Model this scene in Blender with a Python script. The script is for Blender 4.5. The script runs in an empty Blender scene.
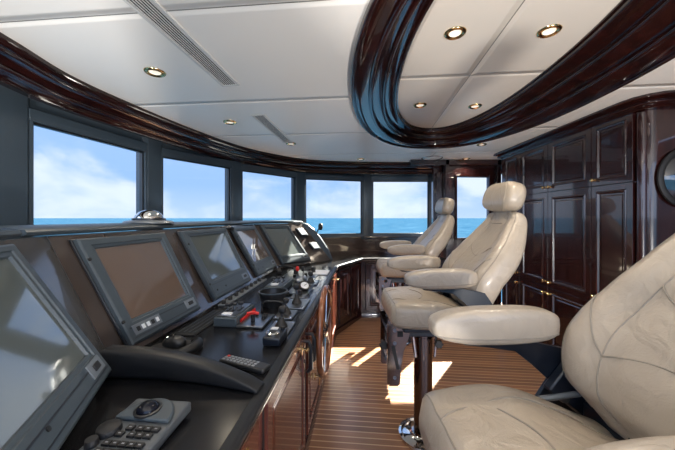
import bpy, bmesh, math, random
from math import sin, cos, pi, radians, sqrt, atan2
from mathutils import Vector as V, Matrix, noise
random.seed(7)
sc = bpy.context.scene
COL = sc.collection
EYE = 1.3; F = 300.0; PX0 = 337.5; HY = 218.0

def at(px, py, z):
    """world point on the horizontal plane z that the photo shows at px,py"""
    y = F*(EYE-z)/(py-HY)
    return V(((px-PX0)/F*y, y, z))
def atY(px, py, y):
    return V(((px-PX0)/F*y, y, EYE-(py-HY)*y/F))

# ------------------------------------------------------------------ materials
def new_mat(name):
    m = bpy.data.materials.new(name); m.use_nodes = True
    nt = m.node_tree
    return m, nt, nt.nodes['Principled BSDF']
def setp(b, **k):
    names = dict(color='Base Color', rough='Roughness', metal='Metallic', coat='Coat Weight', coatr='Coat Roughness',
                 spec='Specular IOR Level', ior='IOR', sheen='Sheen Weight', emis='Emission Color', emstr='Emission Strength')
    for a, v in k.items():
        if a in ('color', 'emis') and len(v) == 3: v = (*v, 1)
        b.inputs[names[a]].default_value = v
IOR_S = 1.85
def plain(name, color, rough=.5, metal=0., bump=0., bscale=200., vary=.0, **k):
    m, nt, b = new_mat(name)
    setp(b, color=color, rough=rough, metal=metal, **k)
    tc = nt.nodes.new('ShaderNodeTexCoord')
    if vary or bump:
        n = nt.nodes.new('ShaderNodeTexNoise'); n.inputs['Scale'].default_value = bscale; n.inputs['Detail'].default_value = 4
        nt.links.new(tc.outputs['Object'], n.inputs['Vector'])
    if vary:
        mx = nt.nodes.new('ShaderNodeMix'); mx.data_type = 'RGBA'
        mx.inputs['A'].default_value = (*[c*(1-vary) for c in color], 1); mx.inputs['B'].default_value = (*[min(1, c*(1+vary)) for c in color], 1)
        nt.links.new(n.outputs['Fac'], mx.inputs['Factor']); nt.links.new(mx.outputs['Result'], b.inputs['Base Color'])
    if bump:
        bp = nt.nodes.new('ShaderNodeBump'); bp.inputs['Strength'].default_value = bump; bp.inputs['Distance'].default_value = .001
        nt.links.new(n.outputs['Fac'], bp.inputs['Height']); nt.links.new(bp.outputs['Normal'], b.inputs['Normal'])
    return m
def wood(name, c0, c1, scale=(3, 3, 30), rough=.12, coat=1.0, spec=.5):
    m, nt, b = new_mat(name)
    tc = nt.nodes.new('ShaderNodeTexCoord'); mp = nt.nodes.new('ShaderNodeMapping'); mp.inputs['Scale'].default_value = scale
    n = nt.nodes.new('ShaderNodeTexNoise'); n.inputs['Scale'].default_value = 2.5; n.inputs['Detail'].default_value = 8; n.inputs['Distortion'].default_value = .6
    cr = nt.nodes.new('ShaderNodeValToRGB'); cr.color_ramp.elements[0].position = .35; cr.color_ramp.elements[1].position = .7
    cr.color_ramp.elements[0].color = (*c0, 1); cr.color_ramp.elements[1].color = (*c1, 1)
    nt.links.new(tc.outputs['Object'], mp.inputs['Vector']); nt.links.new(mp.outputs['Vector'], n.inputs['Vector'])
    nt.links.new(n.outputs['Fac'], cr.inputs['Fac']); nt.links.new(cr.outputs['Color'], b.inputs['Base Color'])
    setp(b, rough=rough+.15, coat=coat, coatr=.05, spec=spec)
    if name == 'trim_wood': setp(b, spec=.1, coat=.75)
    return m
M = {}
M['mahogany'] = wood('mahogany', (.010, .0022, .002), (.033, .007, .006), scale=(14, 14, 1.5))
M['mahogany_lit'] = wood('mahogany_lit', (.06, .014, .009), (.16, .04, .02), scale=(14, 14, 1.5))  # console face mahogany, sunlit reflection of the floor put into its colour
M['rim_wood'] = wood('rim_wood', (.16, .05, .02), (.30, .10, .04), scale=(6, 6, 6), coat=.6)
M['trim_wood'] = wood('trim_wood', (.009, .003, .003), (.028, .007, .006), scale=(4, 4, 4), rough=.0)
M['black_leather'] = plain('black_leather', (.008, .009, .011), .42, spec=.35, bump=.25, bscale=350)
M['desk_black'] = plain('desk_black', (.008, .008, .009), .2, spec=.35, vary=.15, bscale=40)
M['plastic'] = plain('black_plastic', (.012, .013, .015), .35, bump=.1, bscale=600)
M['bezel'] = plain('bezel_grey', (.05, .065, .077), .4, spec=.4, bump=.12, bscale=900, vary=.05)
M['bezel_dark'] = plain('bezel_dark', (.012, .014, .018), .35)
M['grey_panel'] = plain('grey_panel', (.17, .19, .21), .35, metal=.3, vary=.05, bscale=100)
M['keypad_grey'] = plain('keypad_grey', (.085, .095, .105), .4, metal=.3)
M['facet_grey'] = plain('facet_grey', (.085, .078, .072), .2, metal=.3, coat=.5, coatr=.08)
M['ball'] = plain('trackball_black', (.004, .005, .01), .12, spec=.3)
M['steel'] = plain('brushed_steel', (.22, .24, .27), .28, metal=1., bump=.1, bscale=200)
M['chrome'] = plain('chrome', (.75, .73, .7), .06, metal=1.)
M['chrome_refl_brown'] = plain('chrome_floor_refl', (.20, .15, .125), .12, metal=1.)  # chrome with the floor's brown reflection put into its colour
M['brass'] = plain('brass', (.75, .52, .24), .16, metal=1.)
M['frame'] = plain('window_frame_paint', (.045, .062, .078), .32, vary=.08, bscale=30)
M['navy'] = plain('navy_steel', (.006, .009, .016), .3, vary=.1, bscale=60)
M['red'] = plain('red_plastic', (.6, .02, .015), .35)
M['white'] = plain('white_plastic', (.75, .77, .8), .4)
M['led'] = plain('key_grey', (.25, .26, .28), .5)
M['bank'] = plain('bank_panel', (.05, .038, .032), .2, coat=.8, coatr=.08, vary=.1, bscale=8)
M['rubber'] = plain('rubber', (.01, .01, .011), .55)
M['vent'] = plain('vent_white', (.62, .62, .6), .45)
M['bulb'] = plain('lamp_lens', (.8, .78, .72), .2, emis=(1, .88, .7), emstr=.45)
M['dark_gap'] = plain('dark_gap', (.01, .01, .011), .8)

def leather(name, c, bump=.45):
    m, nt, b = new_mat(name)
    tc = nt.nodes.new('ShaderNodeTexCoord')
    n = nt.nodes.new('ShaderNodeTexNoise'); n.inputs['Scale'].default_value = 11; n.inputs['Detail'].default_value = 6; n.inputs['Distortion'].default_value = 2.0
    v = nt.nodes.new('ShaderNodeTexVoronoi'); v.inputs['Scale'].default_value = 260
    ad = nt.nodes.new('ShaderNodeMath'); ad.operation = 'MULTIPLY_ADD'; ad.inputs[1].default_value = .05
    b1 = nt.nodes.new('ShaderNodeBump'); b1.inputs['Strength'].default_value = bump; b1.inputs['Distance'].default_value = .012
    cr = nt.nodes.new('ShaderNodeMix'); cr.data_type = 'RGBA'
    cr.inputs['A'].default_value = (*[x*.9 for x in c], 1); cr.inputs['B'].default_value = (*[min(1, x*1.08) for x in c], 1)
    for q in (n, v): nt.links.new(tc.outputs['Object'], q.inputs['Vector'])
    nt.links.new(v.outputs['Distance'], ad.inputs[0]); nt.links.new(n.outputs['Fac'], ad.inputs[2])
    nt.links.new(ad.outputs['Value'], b1.inputs['Height']); nt.links.new(b1.outputs['Normal'], b.inputs['Normal'])
    nt.links.new(n.outputs['Fac'], cr.inputs['Factor']); nt.links.new(cr.outputs['Result'], b.inputs['Base Color'])
    setp(b, rough=.36, spec=.5, coat=.3, coatr=.2)
    return m
M['cream'] = leather('cream_leather', (.385, .325, .255))
M['piping'] = plain('piping_leather', (.27, .235, .19), .5)

def glass_mat():
    m = bpy.data.materials.new('window_glass'); m.use_nodes = True; nt = m.node_tree
    nt.nodes.remove(nt.nodes['Principled BSDF']); out = nt.nodes['Material Output']
    t = nt.nodes.new('ShaderNodeBsdfTransparent'); t.inputs['Color'].default_value = (.95, .97, .98, 1)
    g = nt.nodes.new('ShaderNodeBsdfGlossy'); g.inputs['Roughness'].default_value = .01
    lw = nt.nodes.new('ShaderNodeLayerWeight'); lw.inputs['Blend'].default_value = .5
    pw = nt.nodes.new('ShaderNodeMath'); pw.operation = 'POWER'; pw.inputs[1].default_value = 5; nt.links.new(lw.outputs['Facing'], pw.inputs[0])
    fr = nt.nodes.new('ShaderNodeMath'); fr.operation = 'MULTIPLY_ADD'; fr.inputs[1].default_value = .9; fr.inputs[2].default_value = .012; nt.links.new(pw.outputs[0], fr.inputs[0])
    mx = nt.nodes.new('ShaderNodeMixShader')
    nt.links.new(fr.outputs[0], mx.inputs[0]); nt.links.new(t.outputs[0], mx.inputs[1]); nt.links.new(g.outputs[0], mx.inputs[2])
    nt.links.new(mx.outputs[0], out.inputs['Surface'])
    return m
M['glass'] = glass_mat()
M['screen'] = plain('glass_refl_brown', (.12, .085, .066), .07, ior=IOR_S, coat=.5, coatr=.02, spec=.5)  # brown reflection of the woodwork put into the glass colour
M['screen_refl_teal'] = plain('glass_refl_teal', (.10, .115, .112), .07, ior=IOR_S, coat=.5, coatr=.02, spec=.5)  # grey-green reflections put into the glass colour
M['mirror'] = plain('porthole_glass', (.01, .012, .016), .05, ior=1.9, coat=1.)

ANG = math.atan(.095)           # how far the boat's own axes are turned from the view
def floor_mat():
    m, nt, b = new_mat('teak_and_holly'); L = nt.links.new
    tc = nt.nodes.new('ShaderNodeTexCoord'); mp = nt.nodes.new('ShaderNodeMapping'); mp.vector_type = 'POINT'
    mp.inputs['Rotation'].default_value = (0, 0, ANG)
    L(tc.outputs['Object'], mp.inputs['Vector'])
    sp = nt.nodes.new('ShaderNodeSeparateXYZ'); L(mp.outputs['Vector'], sp.inputs[0])
    dv = nt.nodes.new('ShaderNodeMath'); dv.operation = 'DIVIDE'; dv.inputs[1].default_value = .048; L(sp.outputs['Y'], dv.inputs[0])
    fr = nt.nodes.new('ShaderNodeMath'); fr.operation = 'FRACT'; L(dv.outputs[0], fr.inputs[0])
    fl = nt.nodes.new('ShaderNodeMath'); fl.operation = 'FLOOR'; L(dv.outputs[0], fl.inputs[0])
    wn = nt.nodes.new('ShaderNodeTexWhiteNoise'); wn.noise_dimensions = '1D'; L(fl.outputs[0], wn.inputs['W'])
    gt = nt.nodes.new('ShaderNodeMath'); gt.operation = 'LESS_THAN'; gt.inputs[1].default_value = .17; L(fr.outputs[0], gt.inputs[0])
    mp2 = nt.nodes.new('ShaderNodeMapping'); mp2.inputs['Scale'].default_value = (2.2, 60, 1); L(mp.outputs['Vector'], mp2.inputs['Vector'])
    n = nt.nodes.new('ShaderNodeTexNoise'); n.inputs['Scale'].default_value = 3; n.inputs['Detail'].default_value = 6; L(mp2.outputs['Vector'], n.inputs['Vector'])
    av = nt.nodes.new('ShaderNodeMath'); av.operation = 'MULTIPLY_ADD'; av.inputs[1].default_value = .45; L(wn.outputs['Value'], av.inputs[0]); 
    mu = nt.nodes.new('ShaderNodeMath'); mu.operation = 'MULTIPLY'; mu.inputs[1].default_value = .6; L(n.outputs['Fac'], mu.inputs[0]); L(mu.outputs[0], av.inputs[2])
    cr = nt.nodes.new('ShaderNodeValToRGB'); cr.color_ramp.elements[0].color = (.125, .052, .024, 1); cr.color_ramp.elements[1].color = (.33, .155, .075, 1)
    cr.color_ramp.elements[0].position = .15; cr.color_ramp.elements[1].position = .85; L(av.outputs[0], cr.inputs['Fac'])
    mx = nt.nodes.new('ShaderNodeMix'); mx.data_type = 'RGBA'; mx.inputs['B'].default_value = (.52, .33, .19, 1)
    L(gt.outputs[0], mx.inputs['Factor']); L(cr.outputs['Color'], mx.inputs['A']); L(mx.outputs['Result'], b.inputs['Base Color'])
    setp(b, rough=.32, coat=.5, coatr=.18)
    return m
M['floor'] = floor_mat()

def ceiling_mat(name, seams_v, seams_u, c=(.82, .80, .76)):
    """padded white panels; seams_v: positions across, seams_u: (position along, v0, v1)"""
    m, nt, b = new_mat(name); L = nt.links.new
    tc = nt.nodes.new('ShaderNodeTexCoord'); mp = nt.nodes.new('ShaderNodeMapping'); mp.inputs['Rotation'].default_value = (0, 0, ANG)
    L(tc.outputs['Object'], mp.inputs['Vector'])
    sp = nt.nodes.new('ShaderNodeSeparateXYZ'); L(mp.outputs['Vector'], sp.inputs[0])
    last = None
    def dist(axis, p):
        a = nt.nodes.new('ShaderNodeMath'); a.operation = 'SUBTRACT'; a.inputs[1].default_value = p; L(sp.outputs[axis], a.inputs[0])
        q = nt.nodes.new('ShaderNodeMath'); q.operation = 'ABSOLUTE'; L(a.outputs[0], q.inputs[0]); return q.outputs[0]
    outs = [dist('Y', p) for p in seams_v]
    for (p, v0, v1) in seams_u:
        d = dist('X', p)
        g = dist('Y', (v0+v1)/2); s = nt.nodes.new('ShaderNodeMath'); s.operation = 'SUBTRACT'; s.inputs[1].default_value = abs(v1-v0)/2; L(g, s.inputs[0])
        mxx = nt.nodes.new('ShaderNodeMath'); mxx.operation = 'MAXIMUM'; L(d, mxx.inputs[0]); L(s.outputs[0], mxx.inputs[1]); outs.append(mxx.outputs[0])
    cur = outs[0]
    for o in outs[1:]:
        mn = nt.nodes.new('ShaderNodeMath'); mn.operation = 'MINIMUM'; L(cur, mn.inputs[0]); L(o, mn.inputs[1]); cur = mn.outputs[0]
    rg = nt.nodes.new('ShaderNodeMapRange'); rg.interpolation_type = 'SMOOTHSTEP'; rg.inputs['From Max'].default_value = .035; L(cur, rg.inputs['Value'])
    bp = nt.nodes.new('ShaderNodeBump'); bp.inputs['Strength'].default_value = .8; bp.inputs['Distance'].default_value = .012
    L(rg.outputs['Result'], bp.inputs['Height']); L(bp.outputs['Normal'], b.inputs['Normal'])
    lt = nt.nodes.new('ShaderNodeMath'); lt.operation = 'LESS_THAN'; lt.inputs[1].default_value = .0028; L(cur, lt.inputs[0])
    mx = nt.nodes.new('ShaderNodeMix'); mx.data_type = 'RGBA'; mx.inputs['A'].default_value = (*c, 1); mx.inputs['B'].default_value = (.2, .19, .17, 1)
    L(lt.outputs[0], mx.inputs['Factor']); L(mx.outputs['Result'], b.inputs['Base Color'])
    setp(b, rough=.42, coat=.12, coatr=.35)
    return m
CA, SA = cos(ANG), sin(ANG)
def bv(x, y): return x*SA + y*CA      # mapped Y of a world point
def bu(x, y): return x*CA - y*SA
M['ceiling'] = ceiling_mat('ceiling_panels', [bv(-.62, 1.087), bv(-1.15, 1.984), bv(-1.09, 2.757), bv(1.06, 3.43)], [(bu(1.15, 3.7), bv(1.1, 3.4), 6)])
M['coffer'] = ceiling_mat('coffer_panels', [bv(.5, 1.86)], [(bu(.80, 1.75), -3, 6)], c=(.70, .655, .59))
M['overhead'] = plain('overhead_white', (.82, .80, .76), .5)

def sea_mat():
    m, nt, b = new_mat('sea_water'); L = nt.links.new
    tc = nt.nodes.new('ShaderNodeTexCoord')
    mp = nt.nodes.new('ShaderNodeMapping'); mp.inputs['Scale'].default_value = (.05, .09, 1); L(tc.outputs['Object'], mp.inputs['Vector'])
    n = nt.nodes.new('ShaderNodeTexNoise'); n.inputs['Scale'].default_value = 1.4; n.inputs['Detail'].default_value = 9; n.inputs['Roughness'].default_value = .65; L(mp.outputs['Vector'], n.inputs['Vector'])
    cr = nt.nodes.new('ShaderNodeValToRGB'); cr.color_ramp.elements[0].position = .38; cr.color_ramp.elements[1].position = .64
    cr.color_ramp.elements[0].color = (.007, .030, .060, 1); cr.color_ramp.elements[1].color = (.026, .062, .100, 1)
    L(n.outputs['Fac'], cr.inputs['Fac']); L(cr.outputs['Color'], b.inputs['Base Color'])
    setp(b, rough=.8, spec=.0)
    return m
M['sea'] = sea_mat()

# ------------------------------------------------------------------ mesh helpers
def wloc(o):
    p = V((0, 0, 0))
    while o is not None:
        p = p + o.location; o = o.parent
    return p
class MB:
    def __init__(s): s.v = []; s.f = []
    def add(s, vs, fs):
        k = len(s.v); s.v += [V(p) for p in vs]; s.f += [tuple(i+k for i in f) for f in fs]; return s
    def box(s, c, size, rz=0, mat=None):
        x, y, z = [q/2 for q in size]; c = V(c)
        R = mat if mat is not None else Matrix.Rotation(rz, 3, 'Z')
        vs = [c+R@V((a*x, b*y, d*z)) for a in (-1, 1) for b in (-1, 1) for d in (-1, 1)]
        return s.add(vs, [(0, 1, 3, 2), (4, 6, 7, 5), (0, 4, 5, 1), (2, 3, 7, 6), (0, 2, 6, 4), (1, 5, 7, 3)])
    def quadprism(s, q, n, h0, h1):
        """quad corners (in order), extruded along n from h0 to h1"""
        vs = [V(p)+n*h0 for p in q]+[V(p)+n*h1 for p in q]
        k = len(q)
        fs = [tuple(range(k))[::-1], tuple(range(k, 2*k))]+[(i, (i+1) % k, (i+1) % k+k, i+k) for i in range(k)]
        return s.add(vs, fs)
    def polyprism(s, pts, fn, h0, h1):
        k = len(pts)
        vs = [fn(p, h0) for p in pts]+[fn(p, h1) for p in pts]
        fs = [tuple(range(k))[::-1], tuple(range(k, 2*k))]+[(i, (i+1) % k, (i+1) % k+k, i+k) for i in range(k)]
        return s.add(vs, fs)
    def grid(s, rows, cu=False, cv=False, caps=False):
        nr, nc = len(rows), len(rows[0]); vs = [p for r in rows for p in r]; fs = []
        for i in range(nr if cu else nr-1):
            for j in range(nc if cv else nc-1):
                a, b_ = i % nr, (i+1) % nr; c, d = j % nc, (j+1) % nc
                fs.append((a*nc+c, a*nc+d, b_*nc+d, b_*nc+c))
        if caps:
            fs.append(tuple(range(nc))[::-1]); fs.append(tuple((nr-1)*nc+j for j in range(nc)))
        return s.add(vs, fs)
    def tube(s, pts, r, n=10, closed=False):
        pts = [V(p) for p in pts]; rows = []; m = len(pts); up = None
        for i, p in enumerate(pts):
            if closed: t = pts[(i+1) % m]-pts[i-1]
            else: t = pts[min(i+1, m-1)]-pts[max(i-1, 0)]
            t.normalize()
            if up is None:
                up = t.orthogonal().normalized()
            up = (up-t*up.dot(t)).normalized(); w = t.cross(up)
            rr = r[i] if isinstance(r, (list, tuple)) else r
            rows.append([p+(up*cos(2*pi*j/n)+w*sin(2*pi*j/n))*rr for j in range(n)])
        return s.grid(rows, cu=closed, cv=True, caps=not closed)
    def lathe(s, prof, c, axis=(0, 0, 1), n=32, closed=False):
        ax = V(axis).normalized(); u = ax.orthogonal().normalized(); w = ax.cross(u); c = V(c)
        rows = [[c+ax*z+(u*cos(2*pi*j/n)+w*sin(2*pi*j/n))*max(r, 1e-5) for j in range(n)] for r, z in prof]
        return s.grid(rows, cu=closed, cv=True, caps=not closed)
    def cyl(s, a, b, r, n=20, r2=None):
        a = V(a); b = V(b); L = (b-a).length
        return s.lathe([(r, 0), (r2 or r, L)], a, b-a, n)
    def sell(s, c, a, b_, h, e1=.5, e2=.5, n=32, m=16, fn=None, R=None):
        def sp(x, e): return math.copysign(abs(x)**e, x)
        rows = []
        for i in range(m+1):
            ph = -pi/2+pi*i/m
            row = []
            for j in range(n):
                th = 2*pi*j/n
                p = V((a*sp(cos(ph), e1)*sp(cos(th), e2), b_*sp(cos(ph), e1)*sp(sin(th), e2), h*sp(sin(ph), e1)))
                if fn: p = fn(p)
                if R is not None: p = R@p
                row.append(V(c)+p)
            rows.append(row)
        return s.grid(rows, cv=True)
    def build(s, name, mat, parent=None, bevel=0, smooth=40, seg=2):
        off = wloc(parent) if parent is not None else V((0, 0, 0))
        me = bpy.data.meshes.new(name)
        me.from_pydata([tuple(p-off) for p in s.v], [], s.f); me.update()
        bm = bmesh.new(); bm.from_mesh(me)
        bmesh.ops.remove_doubles(bm, verts=bm.verts, dist=1e-5)
        bmesh.ops.recalc_face_normals(bm, faces=bm.faces); bm.to_mesh(me); bm.free()
        me.materials.append(M[mat] if isinstance(mat, str) else mat)
        if smooth:
            for p in me.polygons: p.use_smooth = True
            me.set_sharp_from_angle(angle=radians(smooth))
        o = bpy.data.objects.new(name, me); COL.objects.link(o)
        if parent is not None: o.parent = parent
        if bevel:
            b = o.modifiers.new('bevel', 'BEVEL'); b.width = bevel; b.segments = seg; b.limit_method = 'ANGLE'; b.angle_limit = radians(35)
            b.harden_normals = False
        return o
def tag(o, label=None, cat=None, group=None, kind=None):
    if label: o['label'] = label
    if cat: o['category'] = cat
    if group: o['group'] = group
    if kind: o['kind'] = kind
    return o
def empty(name, loc, label=None, cat=None, group=None):
    o = bpy.data.objects.new(name, None); COL.objects.link(o); o.location = V(loc); o.empty_display_size = .05
    return tag(o, label, cat, group)
KIDS = {}
def copy_tree(o, parent=None):
    c = o.copy(); COL.objects.link(c)
    if parent is not None: c.parent = parent
    for ch in [q for q in COL.objects if q.parent is o]:
        copy_tree(ch, c)
    return c
def struct(o): o['kind'] = 'structure'; return o
def catmull(P, n=8, closed=False):
    out = []; m = len(P)
    for i in range(m if closed else m-1):
        p = [V(P[(i+k) % m]) if closed else V(P[max(0, min(m-1, i+k))]) for k in (-1, 0, 1, 2)]
        for j in range(n):
            t = j/n
            out.append(.5*((2*p[1])+(p[2]-p[0])*t+(2*p[0]-5*p[1]+4*p[2]-p[3])*t*t+(3*p[1]-p[0]-3*p[2]+p[3])*t**3))
    if not closed: out.append(V(P[-1]))
    return out

# ------------------------------------------------------------------ the room
CZ = 2.05
struct(MB().add([(-1.9, -1.4, 0), (3.2, -1.4, 0), (3.2, 4.6, 0), (-1.9, 4.6, 0), (-1.9, -1.4, -.05), (3.2, -1.4, -.05), (3.2, 4.6, -.05), (-1.9, 4.6, -.05)],
     [(0, 1, 2, 3), (7, 6, 5, 4), (0, 4, 5, 1), (1, 5, 6, 2), (2, 6, 7, 3), (3, 7, 4, 0)]).build('floor', 'floor', smooth=0))

def oval(k, th, dz=0):
    a = .75+(.42-.75)*k; b = 1.38+(1.15-1.38)*k; cx = .83-.03*k; cy = 1.75
    c_, s_ = cos(th), sin(th)
    x = a*math.copysign(abs(c_)**.92, c_); y = b*math.copysign(abs(s_)**.92, s_)
    return (cx+x+.08*y, cy+y)
NO = 144
# glass line of the wrap-round windows: (left end, right end) per window
WIN = [((-1.66, .30), (-1.64, 1.32)), ((-1.605, 1.56), (-1.475, 2.26)), ((-1.43, 2.43), (-1.085, 2.99)), ((-1.01, 3.14), (-.54, 3.69)),
       ((-.41, 3.815), (.322, 4.042)), ((.475, 4.07), (1.232, 4.07))]
WIN = [tuple((x*1.06, y*1.06) for x, y in w) for w in WIN]
LINE = [(-1.76, -1.2)]+[p for w in WIN for p in w]+[(1.60, 4.314)]
bm = bmesh.new()
outer = [(-1.82, -1.2)]+[(x-.06, y+.06) for x, y in LINE[1:-1]]+[(2.9, 4.4), (2.9, -1.2)]
ov = [bm.verts.new((x, y, CZ)) for x, y in outer]
hv = [bm.verts.new((*oval(0, 2*pi*i/NO), CZ)) for i in range(NO)]
eds = [bm.edges.new((ov[i], ov[(i+1) % len(ov)])) for i in range(len(ov))]+[bm.edges.new((hv[i], hv[(i+1) % NO])) for i in range(NO)]
bmesh.ops.triangle_fill(bm, edges=eds, use_beauty=True)
for f in bm.faces:
    f.normal_update()
    if f.normal.z > 0: f.normal_flip()
me = bpy.data.meshes.new('ceiling'); bm.to_mesh(me); bm.free(); me.materials.append(M['ceiling'])
ceil_o = bpy.data.objects.new('ceiling', me); COL.objects.link(ceil_o); struct(ceil_o)
mb = MB(); N = len(outer)
mb.add([(x, y, 2.26) for x, y in outer]+[(x, y, 2.22) for x, y in outer], [tuple(range(N)), tuple(range(N, 2*N))[::-1]]+[(i, (i+1) % N, N+(i+1) % N, N+i) for i in range(N)])
struct(mb.build('ceiling', 'overhead', smooth=0))
# coffer panel inside the oval
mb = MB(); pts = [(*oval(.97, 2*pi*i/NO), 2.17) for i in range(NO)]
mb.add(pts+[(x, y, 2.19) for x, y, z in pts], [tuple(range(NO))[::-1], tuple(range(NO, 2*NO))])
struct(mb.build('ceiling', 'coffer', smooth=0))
# oval moulding
def arc(c, r, a0, a1, n=9): return [(c[0]+r*cos(radians(a0+(a1-a0)*i/n))*3.0, c[1]+r*sin(radians(a0+(a1-a0)*i/n))) for i in range(n+1)]
prof = [(0, 2.05), (0, 2.030)]+arc((.030, 2.030), .011, -180, 0)+[(.062, 2.038), (.12, 2.034), (.22, 2.038), (.34, 2.050)]+arc((.385, 2.052), .014, -180, 0) \
    + [(.43, 2.078), (.52, 2.082), (.62, 2.096)]+arc((.665, 2.100), .013, -180, 0)+[(.71, 2.122), (.80, 2.126), (.90, 2.144)]+arc((.94, 2.146), .011, -180, 0)+[(.972, 2.162), (1.0, 2.162), (1.0, 2.175)]
rows = [[(*oval(k, 2*pi*i/NO), z) for i in range(NO)] for k, z in prof]
struct(MB().grid(rows, cv=True).build('trim_1', 'trim_wood', smooth=24))

# valance moulding over the windows
VP = [(-1.30, -.9), (-1.34, .0), (-1.345, .6), (-1.36, 1.2), (-1.40, 1.57), (-1.35, 1.95), (-1.21, 2.56), (-.96, 3.22), (-.53, 3.73), (-.1, 3.93), (.5, 4.0), (1.15, 4.02), (2.0, 4.02), (2.85, 4.0)]
vp = catmull([(x, y, 0) for x, y in VP], 14)
def offset(path, d):
    out = []
    for i, p in enumerate(path):
        t = (path[min(i+1, len(path)-1)]-path[max(i-1, 0)]).normalized()
        out.append(p+V((-t.y, t.x, 0))*d)
    return out
def arc2(c, r, a0, a1, n=8): return [(c[0]+r*cos(radians(a0+(a1-a0)*i/n)), c[1]+r*sin(radians(a0+(a1-a0)*i/n))) for i in range(n+1)]
prof = [(0, 2.052), (0, 2.030)]+[(.006, 2.020), (.020, 2.008)]+arc2((.030, 1.992), .013, 130, 270, 10)+[(.034, 1.978), (.052, 1.966), (.066, 1.950)]+arc2((.080, 1.938), .015, 130, 270, 10)\
    + [(.088, 1.922), (.098, 1.918), (.104, 1.900), (.112, 1.885), (.15, 1.885)]
prof = [(d, 2.05-(2.05-z)*.88) for d, z in prof]
rows = [[p+V((0, 0, z)) for p in offset(vp, d)] for d, z in prof]
struct(MB().grid(rows).build('trim_2', 'trim_wood', smooth=24))
# header above and wall below the windows
def wallstrip(line, z0, z1, t):
    mb = MB(); L = [V((x, y, 0)) for x, y in line]; A = offset(L, 0); B = offset(L, t)
    return mb.grid([[p+V((0, 0, z0)) for p in A], [p+V((0, 0, z1)) for p in A], [p+V((0, 0, z1)) for p in B], [p+V((0, 0, z0)) for p in B]], cu=True)
struct(wallstrip(LINE, 1.87, 2.06, .07).build('wall_front', 'frame', smooth=30))
struct(wallstrip(LINE, 0, 1.05, .07).build('wall_front_lower', 'mahogany', smooth=30)).name = 'wall_front.001'
# posts
def post(p, q, name='trim_3', depth=.085, mat='frame'):
    p = V((*p, 0)); q = V((*q, 0)); t = (q-p).normalized(); n = V((t.y, -t.x, 0))
    w = .0
    mb = MB(); a = p-t*w+t*.0; b = q+t*w
    poly = [a-n*.06, a+n*.01, p+t*.03+n*(depth-.05), q-t*.03+n*(depth-.05), b+n*.01, b-n*.06]
    mb.polyprism(poly, lambda c, h: c+V((0, 0, h)), 1.0, 2.02)
    return struct(mb.build(name, mat, bevel=.004))
for i in range(5): post(WIN[i][1], WIN[i+1][0])
post((-1.76, .14), WIN[0][0])
post(WIN[5][1], (1.37, 4.314), depth=.08)
# windows: frame + pane
def window(i, p, q, z0=1.072, z1=1.83, frame='frame', fz0=1.03, fz1=1.90, fw=.012):
    p = V((*p, 0)); q = V((*q, 0)); t = (q-p).normalized(); n = V((t.y, -t.x, 0))
    root = empty('window_%d' % i, (p+q)/2+V((0, 0, z0))); struct(root)
    mb = MB()
    def rect(a, b, za, zb): return [a+V((0, 0, za)), b+V((0, 0, za)), b+V((0, 0, zb)), a+V((0, 0, zb))]
    for (a, b, za, zb) in ((p-t*.02, q+t*.02, fz0, z0), (p-t*.02, q+t*.02, z1, fz1), (p-t*.02, p, z0, z1), (q, q+t*.02, z0, z1)):
        mb.quadprism(rect(a, b, za, zb), n, -.03, .035)
    mb.build('window_frame', frame, root, bevel=.004)
    mb = MB()
    for (a, b, za, zb) in ((p, q, z0, z0+fw), (p, q, z1-fw, z1), (p, p+t*fw, z0, z1), (q-t*fw, q, z0, z1)):
        mb.quadprism(rect(a, b, za, zb), n, -.012, .018)
    mb.build('gasket', 'bezel_dark', root, bevel=.003)
    MB().quadprism(rect(p, q, z0, z1), n, -.006, -.002).build('pane', 'glass', root, smooth=0)
    return root
for i, (p, q) in enumerate(WIN): window(i+1, p, q)

# far wall: mahogany pilaster, glazed door, panels to the right
mb = MB()
mb.box((1.375, 4.05, 1.03), (.19, .08, 2.04)); 
mb.box((1.375, 3.985, 1.45), (.13, .06, .9))
struct(mb.build('wall_far', 'mahogany', bevel=.006))
DY = 3.89
d = empty('door_1', (1.84, DY, 0)); struct(d)
mb = MB(); x0, x1 = atY(456, 0, DY).x, atY(488, 0, DY).x
za, zb = EYE-20*DY/F, EYE+41*DY/F
mb.box(((x0-.1+x1+.1)/2, DY+.02, za/2), (x1-x0+.2, .05, za)); mb.box(((x0+x1)/2, DY+.02, (zb+1.98)/2), (x1-x0+.2, .05, 1.98-zb))
mb.box((x0-.05, DY+.02, (za+zb)/2), (.1, .05, zb-za)); mb.box((x1+.05, DY+.02, (za+zb)/2), (.1, .05, zb-za))
mb.build('door_leaf', 'mahogany', d, bevel=.005)
mb = MB()
for xx, w in ((x0-.012, .024), (x1+.012, .024)): mb.box((xx, DY-.015, (za+zb)/2), (w, .03, zb-za+.048))
for zz in (za-.012, zb+.012): mb.box(((x0+x1)/2, DY-.015, zz), (x1-x0, .03, .024))
mb.build('window_frame', 'trim_wood', d, bevel=.004)
MB().box(((x0+x1)/2, DY+.015, (za+zb)/2), (x1-x0, .006, zb-za)).build('pane', 'glass', d, smooth=0)
MB().cyl((x1+.05, DY-.01, 1.0), (x1+.05, DY-.07, 1.0), .012).cyl((x1+.05, DY-.07, 1.0), (x1-.04, DY-.07, 1.0), .01).build('door_handle', 'brass', d)
mb = MB()
for xx, w, yy in ((x0-.125, .05, DY-.03), (x1+.125, .05, DY-.03), (x1+.22, .06, DY-.05), (x1+.33, .05, DY-.07), (x1+.62, .5, DY-.02)):
    mb.box((xx, yy+.03, 1.03), (w, .09, 2.04))
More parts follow.
